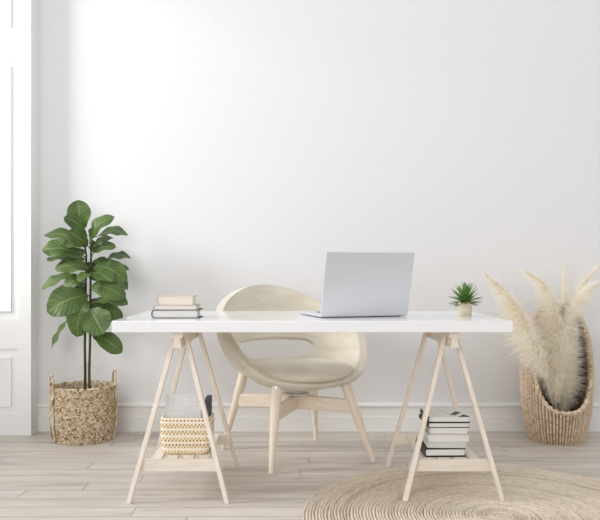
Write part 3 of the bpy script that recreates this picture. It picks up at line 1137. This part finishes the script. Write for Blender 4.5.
# ------------------------------------------------------------------ pod basket
def pod_basket():
    random.seed(31)
    cx, cy = bx(556.3, 4.225), 4.225
    t = thing('pod_basket', 'tall pod shaped woven basket with scooped front opening, right of the desk', 'basket', (cx, cy, 0))
    TOP = 0.775
    tab = [(0, 0.146), (0.03, 0.155), (0.10, 0.173), (0.2, 0.188), (0.30, 0.195), (0.40, 0.196), (0.50, 0.189), (0.58, 0.177),
           (0.65, 0.155), (0.70, 0.128), (0.74, 0.094), (0.765, 0.055), (0.775, 0.0)]
    def R(z): return max(0.012, crom(tab, z))
    pal = [lin(208, 188, 164), lin(202, 181, 156), lin(214, 196, 173), lin(188, 164, 138), lin(220, 204, 184)]
    wt = [34, 26, 22, 8, 10]
    colsN = 62
    na = colsN * 6
    rowh = 0.0115
    per = 5
    nz = int(TOP / rowh) * per
    dark_brown = Vector(lin(124, 98, 74)[:3])  # brown of the weave gaps and of the whole inside
    cc = {}
    def ccol(key):
        if key not in cc: cc[key] = mixcol(pal, wt)
        return cc[key]
    EW, EH, EZ = 0.155, 0.285, 0.465           # opening seen from the front
    def open_(x, y, z):
        if y > 0.03: return False
        w = EW * (1.0 if z < EZ else 0.95)
        ex = 2.7 if z < EZ else 2.1
        return abs(x / w) ** ex + abs((z - EZ) / EH) ** ex < 1
    m = MB()
    outer, inner = {}, {}
    for i in range(nz + 1):
        z = TOP * i / nz * 0.997
        for k in range(na):
            a = 2 * PI * k / na
            x = k / 6.0
            ci = int(x); fx = x - ci
            zs_ = z / rowh + (fx if ci % 2 else 1 - fx) * 0.9      # herringbone stitches
            ri = int(math.floor(zs_)); fz = zs_ - ri
            cb = max(0, math.sin(PI * fx)) ** 0.6; b = max(0, math.sin(PI * fz)) ** 0.5
            r = R(z)
            r0 = r - 0.016 + 0.009 * cb + 0.011 * b * cb
            c = ccol((ci, ri))
            if b * cb < 0.42: c = dark_brown                        # darker brown in the gaps between the pale strands
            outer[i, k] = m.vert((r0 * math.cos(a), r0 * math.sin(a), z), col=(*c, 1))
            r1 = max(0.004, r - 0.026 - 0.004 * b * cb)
            inner[i, k] = m.vert((r1 * math.cos(a), r1 * math.sin(a), min(z, TOP - 0.02) if i else 0.014), col=(*dark_brown, 1))
    def gone(i, k):
        a = 2 * PI * (k + 0.5) / na
        z = TOP * (i + 0.5) / nz
        r = R(z)
        return open_(r * math.cos(a), r * math.sin(a), z)
    G = [[gone(i, k) for k in range(na)] for i in range(nz)]
    for i in range(nz):
        for k in range(na):
            if G[i][k]: continue
            j = (k + 1) % na
            m.face((outer[i, k], outer[i, j], outer[i + 1, j], outer[i + 1, k]))
            m.face((inner[i, k], inner[i + 1, k], inner[i + 1, j], inner[i, j]))
            # close the cut edge
            if G[i][(k + 1) % na]: m.face((outer[i, j], inner[i, j], inner[i + 1, j], outer[i + 1, j]))
            if G[i][k - 1]: m.face((outer[i, k], outer[i + 1, k], inner[i + 1, k], inner[i, k]))
            if i + 1 < nz and G[i + 1][k]: m.face((outer[i + 1, k], outer[i + 1, j], inner[i + 1, j], inner[i + 1, k]))
            if i > 0 and G[i - 1][k]: m.face((outer[i, k], inner[i, k], inner[i, j], outer[i, j]))
    c0 = m.vert((0, 0, 0.0), col=(*dark_brown, 1)); c1 = m.vert((0, 0, 0.014), col=(*dark_brown, 1))
    for k in range(na):
        j = (k + 1) % na
        m.face((outer[0, j], outer[0, k], c0)); m.face((inner[0, k], inner[0, j], c1))
    used = set(i for f in m.f for i in f)
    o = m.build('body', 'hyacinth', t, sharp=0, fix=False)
    bm = bmesh.new(); bm.from_mesh(o.data)
    bmesh.ops.delete(bm, geom=[v for v in bm.verts if not v.link_faces], context='VERTS')
    bm.to_mesh(o.data); bm.free()
    # braided rim round the opening
    pts = []
    for k in range(200):
        a = 2 * PI * k / 200
        ca, sa = math.cos(a), math.sin(a)
        ex = 2 / (2.7 if sa < 0 else 2.1)
        w = EW * (1.0 if sa < 0 else 0.95)
        x = w * abs(ca) ** ex * (1 if ca > 0 else -1)
        z = EZ + EH * abs(sa) ** ex * (1 if sa > 0 else -1)
        r = R(z) - 0.009
        pts.append((x, -math.sqrt(max(0.0, r * r - x * x)), z))
    pts2 = []
    acc = 0
    m = MB()
    cl = [mixcol(pal, wt) for _ in range(800)]
    # even spacing along the rim
    dist = [0]
    for a, b in zip(pts, pts[1:] + pts[:1]):
        dist.append(dist[-1] + (Vector(b) - Vector(a)).length)
    total = dist[-1]; nn = 420
    P2 = pts + pts[:1]
    q = 0
    for k in range(nn):
        d = total * k / nn
        while dist[q + 1] < d: q += 1
        u = (d - dist[q]) / max(1e-9, dist[q + 1] - dist[q])
        pts2.append(Vector(P2[q]).lerp(Vector(P2[q + 1]), u))
    rad = [(lambda a, i=i: 0.0100 + 0.0034 * math.sin(2 * a + i * 2 * PI / 10.0)) for i in range(nn)]
    m.tube(pts2, rad, 12, colf=lambda i, k: (*cl[(i * 2 + k * 2) // 12], 1), closed=True)
    m.build('rim', 'hyacinth', t, sharp=0)
    return cx, cy


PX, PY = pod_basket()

# ------------------------------------------------------------------ pampas plumes
def spline(P, n):
    out = []
    P = [P[0] * 2 - P[1]] + P + [P[-1] * 2 - P[-2]]
    segs = len(P) - 3
    for k in range(n + 1):
        t = k / n * segs
        i = min(int(t), segs - 1); u = t - i
        a, b, c, d = P[i:i + 4]
        out.append(0.5 * ((2 * b) + (c - a) * u + (2 * a - 5 * b + 4 * c - d) * u * u + (3 * b - a - 3 * c + d) * u ** 3))
    return out


def plume(label, path, width, seed, count, droop, start=0.25, stiff=0.5):
    """path: (px, py, depth) from the foot of the stalk to the tip; droop: sideways lean of the hairs (x, y, z)."""
    random.seed(seed)
    P = [at(x, y, d) for x, y, d in path]
    foot = P[0].copy()
    t = thing('pampas_plume', label, 'pampas grass', foot, 0, 'pampas plumes in the pod basket')
    ax = [p - foot for p in spline(P, 60)]
    m = MB()
    m.tube(ax, [lerp(0.0028, 0.0005, i / 60) for i in range(61)], 8)
    m.build('stalk', 'straw', t, sharp=0)
    m = MB()
    dr = Vector(droop)
    for _ in range(int(count * 2.4)):
        u = start + (1 - start) * random.random() ** 0.95
        f = u * 60
        i = min(int(f), 59)
        p = ax[i].lerp(ax[i + 1], f - i)
        tg = (ax[i + 1] - ax[i]).normalized()
        v = (u - start) / (1 - start)
        env = min(1, v / 0.22 + 0.25) * (1 - max(0, (v - 0.28) / 0.72) ** 1.0 * 0.93)
        ln = 1.25 * width * env * random.uniform(0.45, 1.2)
        az = random.uniform(0, 2 * PI)
        s1 = tg.orthogonal().normalized(); s2 = tg.cross(s1)
        rad = s1 * math.cos(az) + s2 * math.sin(az)
        d0 = (tg * random.uniform(0.7, 1.3) * (0.6 + stiff) + rad * random.uniform(0.45, 1.0)).normalized()
        d1 = (tg * random.uniform(-0.1, 0.4) + rad * random.uniform(0.5, 0.9) + dr * random.uniform(0.5, 1.3) + Vector((0, 0, -0.25))).normalized()
        d1 = (d1 + Vector([random.gauss(0, .22) for _ in range(3)])).normalized()
        wd = random.uniform(0.0008, 0.0016)
        sd_ = d0.cross(Vector([random.gauss(0, 1) for _ in range(3)])).normalized()
        prev = None
        n = 5
        for q in range(n + 1):
            s = q / n
            pt = p + d0 * ln * s * (1 - 0.5 * s) + d1 * ln * 0.62 * s * s
            pt.y = min(pt.y, WALL_Y - 0.03 - foot.y)
            w = wd * (1 - 0.75 * s)
            cur = (m.vert(pt + sd_ * w), m.vert(pt - sd_ * w))
            if prev:
                m.face((prev[0], prev[1], cur[1], cur[0]))
            prev = cur
    m.build('plume', 'pampas', t, sharp=0, fix=False)


D = PY
plume('leftmost pampas plume of the pod basket, arching left towards the desk edge',
      [(556, 432, D - .03), (552, 402, D - .10), (544, 372, D - .17), (533, 343, D - .19), (520, 314, D - .18), (505, 292, D - .15), (484, 273, D - .12)], 0.14, 1, 4300, (-0.5, -0.1, -0.6), 0.30)
plume('pampas plume with a tip hooking left, second from the left in the pod basket',
      [(557, 432, D - .02), (557, 395, D - .06), (557, 360, D - .10), (556, 330, D - .12), (552, 303, D - .12), (543, 283, D - .10), (522, 269, D - .08)], 0.13, 2, 4200, (-0.65, -0.1, -0.6), 0.25)
plume('slim upright pampas plume, the tallest in the middle of the pod basket',
      [(558, 432, D + .03), (559, 390, D + .04), (561, 350, D + .05), (563, 315, D + .06), (565, 285, D + .07), (565.5, 254, D + .07)], 0.062, 3, 1900, (0.0, -0.1, 0.1), 0.3, 1.2)
plume('rearmost right pampas plume reaching the edge of the view above the pod basket',
      [(559, 432, D + .02), (560, 395, D + .03), (563, 350, D + .05), (570, 312, D + .06), (582, 285, D + .06), (602, 262, D + .05)], 0.085, 4, 2200, (0.35, -0.1, -0.3), 0.3)
plume('dense pampas plume leaning right in front of the hood of the pod basket',
      [(557, 432, D - .04), (556, 400, D - .07), (557, 365, D - .10), (562, 332, D - .12), (573, 304, D - .12), (586, 289, D - .11), (599, 281, D - .10)], 0.125, 5, 3800, (0.5, -0.1, -0.55), 0.2)
plume('short dense pampas plume upright at the mouth of the pod basket',
      [(556, 432, D - .05), (555, 405, D - .08), (553, 375, D - .10), (550, 345, D - .11), (551, 318, D - .12), (552, 297, D - .12)], 0.13, 6, 4000, (-0.1, -0.15, -0.25), 0.2, 0.9)
plume('short pampas plume curving up against the right rim of the pod basket',
      [(560, 432, D - .03), (563, 405, D - .05), (567, 375, D - .07), (572, 348, D - .08), (577, 325, D - .08)], 0.105, 7, 2600, (0.35, -0.1, -0.1), 0.15, 0.9)

# ------------------------------------------------------------------ wicker box on the left shelf with its contents
def wicker_box():
    random.seed(41)
    bd = 3.168
    w, d, h = 0.212, 0.165, 0.152
    cx = (185 - CX) / F * bd; cy = bd + d / 2
    t = thing('wicker_box', 'rectangular woven box with tan dotted rows on the left trestle shelf', 'basket', (cx, cy, SHELF + 0.0005))
    cream, cream2 = Vector(lin(244, 236, 218)[:3]), Vector(lin(240, 230, 208)[:3])
    tans = {'t': lin(190, 148, 84), 'b': lin(172, 124, 62), 'r': lin(166, 104, 58), 'l': lin(206, 178, 122)}
    # rows from the top: letter = dotted row, c = cream cord, phase alternates
    seq = 'bcttcttclbcrlcll'
    nr = len(seq)
    per = 5
    colsN = 46
    na = colsN * 6
    rc = 0.028
    def contour(s, grow):
        """Rounded rectangle, s from 0 to 1 round its edge."""
        W, Dp = w / 2 + grow, d / 2 + grow
        r = rc
        straight = 2 * (2 * (W - r) + 2 * (Dp - r)); arc = 2 * PI * r
        tot = straight + arc
        L_ = s * tot
        segs = [('l', (-W + r, -Dp), (1, 0), 2 * (W - r)), ('a', (W - r, -Dp + r), -PI / 2, PI / 2 * r),
                ('l', (W, -Dp + r), (0, 1), 2 * (Dp - r)), ('a', (W - r, Dp - r), 0, PI / 2 * r),
                ('l', (W - r, Dp), (-1, 0), 2 * (W - r)), ('a', (-W + r, Dp - r), PI / 2, PI / 2 * r),
                ('l', (-W, Dp - r), (0, -1), 2 * (Dp - r)), ('a', (-W + r, -Dp + r), PI, PI / 2 * r)]
        for kind, a, b, ln in segs:
            if L_ <= ln + 1e-9:
                if kind == 'l':
                    nrm = (b[1], -b[0])
                    return (a[0] + b[0] * L_, a[1] + b[1] * L_), nrm
                ang = b + L_ / r
                return (a[0] + r * math.cos(ang), a[1] + r * math.sin(ang)), (math.cos(ang), math.sin(ang))
            L_ -= ln
        return contour(0, grow)
    m = MB()
    rows = []
    jit = {}
    for i in range(nr * per + 1):
        zr = i / (nr * per)
        ridx = min(nr - 1, i // per)
        row_l = seq[nr - 1 - ridx]
        fz = i / per - i // per
        z = h * zr
        taper = -0.012 * (1 - zr) ** 1.5
        belly = 0.003 * math.sin(PI * zr)
        if zr < 0.06: taper -= 0.008 * (1 - zr / 0.06)
        row = []
        for k in range(na):
            (x, y), nm = contour(k / na, taper + belly)
            xx = k / 6.0 + (0.5 if ridx % 2 else 0)
            ci = int(math.floor(xx)) % colsN; fx = xx - math.floor(xx)
            if row_l == 'c':
                b = max(0, math.sin(PI * fz)) ** 0.5 * (0.8 + 0.2 * math.sin(2 * PI * xx))
                c = cream
            else:
                b = max(0, math.sin(PI * fz)) ** 0.5 * (0.55 + 0.45 * abs(math.sin(PI * fx)))
                dot = 0.21 < fx < 0.79 and 0.05 < fz < 0.95
                if dot:
                    key = (ridx, ci)
                    if key not in jit: jit[key] = random.uniform(0.8, 1.15)
                    c = Vector(tans[row_l][:3]) * jit[key]
                else:
                    c = cream2
            p = Vector((x, y)) + Vector(nm) * 0.0032 * b
            row.append(m.vert((p.x, p.y, z), col=(*c, 1)))
        rows.append(row)
    # rim and inner wall
    for dz, g in ((0.003, -0.001), (0.004, -0.004), (0.001, -0.008), (-0.03, -0.008), (-0.08, -0.010), (-0.15, -0.018)):
        row = []
        for k in range(na):
            (x, y), nm = contour(k / na, g)
            row.append(m.vert((x, y, h + dz), col=(*cream2, 1)))
        rows.append(row)
    for a, b in zip(rows, rows[1:]):
        for k in range(na):
            j = (k + 1) % na
            m.face((a[k], a[j], b[j], b[k]))
    c0 = m.vert((0, 0, 0), col=(*cream2, 1)); c1 = m.vert((0, 0, 0.010), col=(*cream2, 1))
    for k in range(na):
        j = (k + 1) % na
        m.face((rows[0][j], rows[0][k], c0)); m.face((rows[-1][k], rows[-1][j], c1))
    m.build('body', 'palm', t, sharp=0)
    floor_z = SHELF + 0.0112
    # grey linen folder standing in the box, near the front
    fx0, fx1 = (165.2 - CX) / F * 3.2, (201 - CX) / F * 3.2
    f = thing('folder', 'light grey linen folder standing upright in the wicker box', 'folder', ((fx0 + fx1) / 2, 3.2, floor_z))
    W2 = (fx1 - fx0) / 2
    m = MB(); m.box(-W2, W2, 0, 0.002, 0, 0.238); m.box(-W2, W2, 0.022, 0.024, 0, 0.238); m.box(-W2, -W2 + 0.002, 0.002, 0.022, 0, 0.238)
    m.build('cover', 'linen', f, bevel=0.0006)
    m = MB(); m.box(-W2 + 0.0025, W2 - 0.004, 0.0025, 0.0215, 0.002, 0.232)
    m.build('pages', 'page', f)
    nb = thing('notebook', 'dark charcoal notebook standing on edge at the right end of the wicker box', 'notebook', ((207.4 - CX) / F * 3.21, 3.21, floor_z))
    m = MB(); m.box(-0.0105, 0.0105, 0, 0.085, 0, 0.224)
    m.build('cover', 'charcoal', nb, bevel=0.0012)


wicker_box()

# ------------------------------------------------------------------ camera and light
cam = bpy.data.cameras.new('camera')
co = bpy.data.objects.new('camera', cam); COL.objects.link(co)
co.location = (0, 0, H); co.rotation_euler = (PI / 2, 0, 0)
cam.sensor_width = 36; cam.lens = 36 * F / 600
cam.shift_x = (300 - CX) / 600; cam.shift_y = (CY - 260) / 600
cam.clip_start = 0.05
S.camera = co

w = bpy.data.worlds.new('world'); S.world = w; w.use_nodes = True
bg = w.node_tree.nodes['Background']
bg.inputs['Color'].default_value = (1.0, 0.997, 1.0, 1); bg.inputs['Strength'].default_value = 0.76


def area(name, loc, target, sx, sy, power, color=(1, 1, 1)):
    l = bpy.data.lights.new(name, 'AREA')
    l.shape = 'RECTANGLE'; l.size, l.size_y = sx, sy
    l.energy = power; l.color = color
    o = bpy.data.objects.new(name, l); COL.objects.link(o)
    o.location = loc
    o.rotation_euler = (Vector(target) - Vector(loc)).to_track_quat('-Z', 'Y').to_euler()
    return o


area('window_light', (-4.3, 2.9, 2.75), (-0.2, 4.3, 1.8), 1.2, 1.2, 132, (1.0, 1.0, 1.0))
area('front_fill_light', (-1.8, -1.3, 1.9), (0.2, 3.6, 0.7), 2.6, 1.8, 62, (1.0, 0.995, 0.99))  # unseen soft fill, added to brighten the fronts of desk and chair

S.view_settings.view_transform = 'Standard'
S.view_settings.look = 'None'
S.view_settings.exposure = 0.13
S.view_settings.gamma = 1.0
S.view_settings.use_curve_mapping = False
S.cycles.use_denoising = True
S.cycles.max_bounces = 20
S.cycles.diffuse_bounces = 14
S.cycles.transmission_bounces = 14
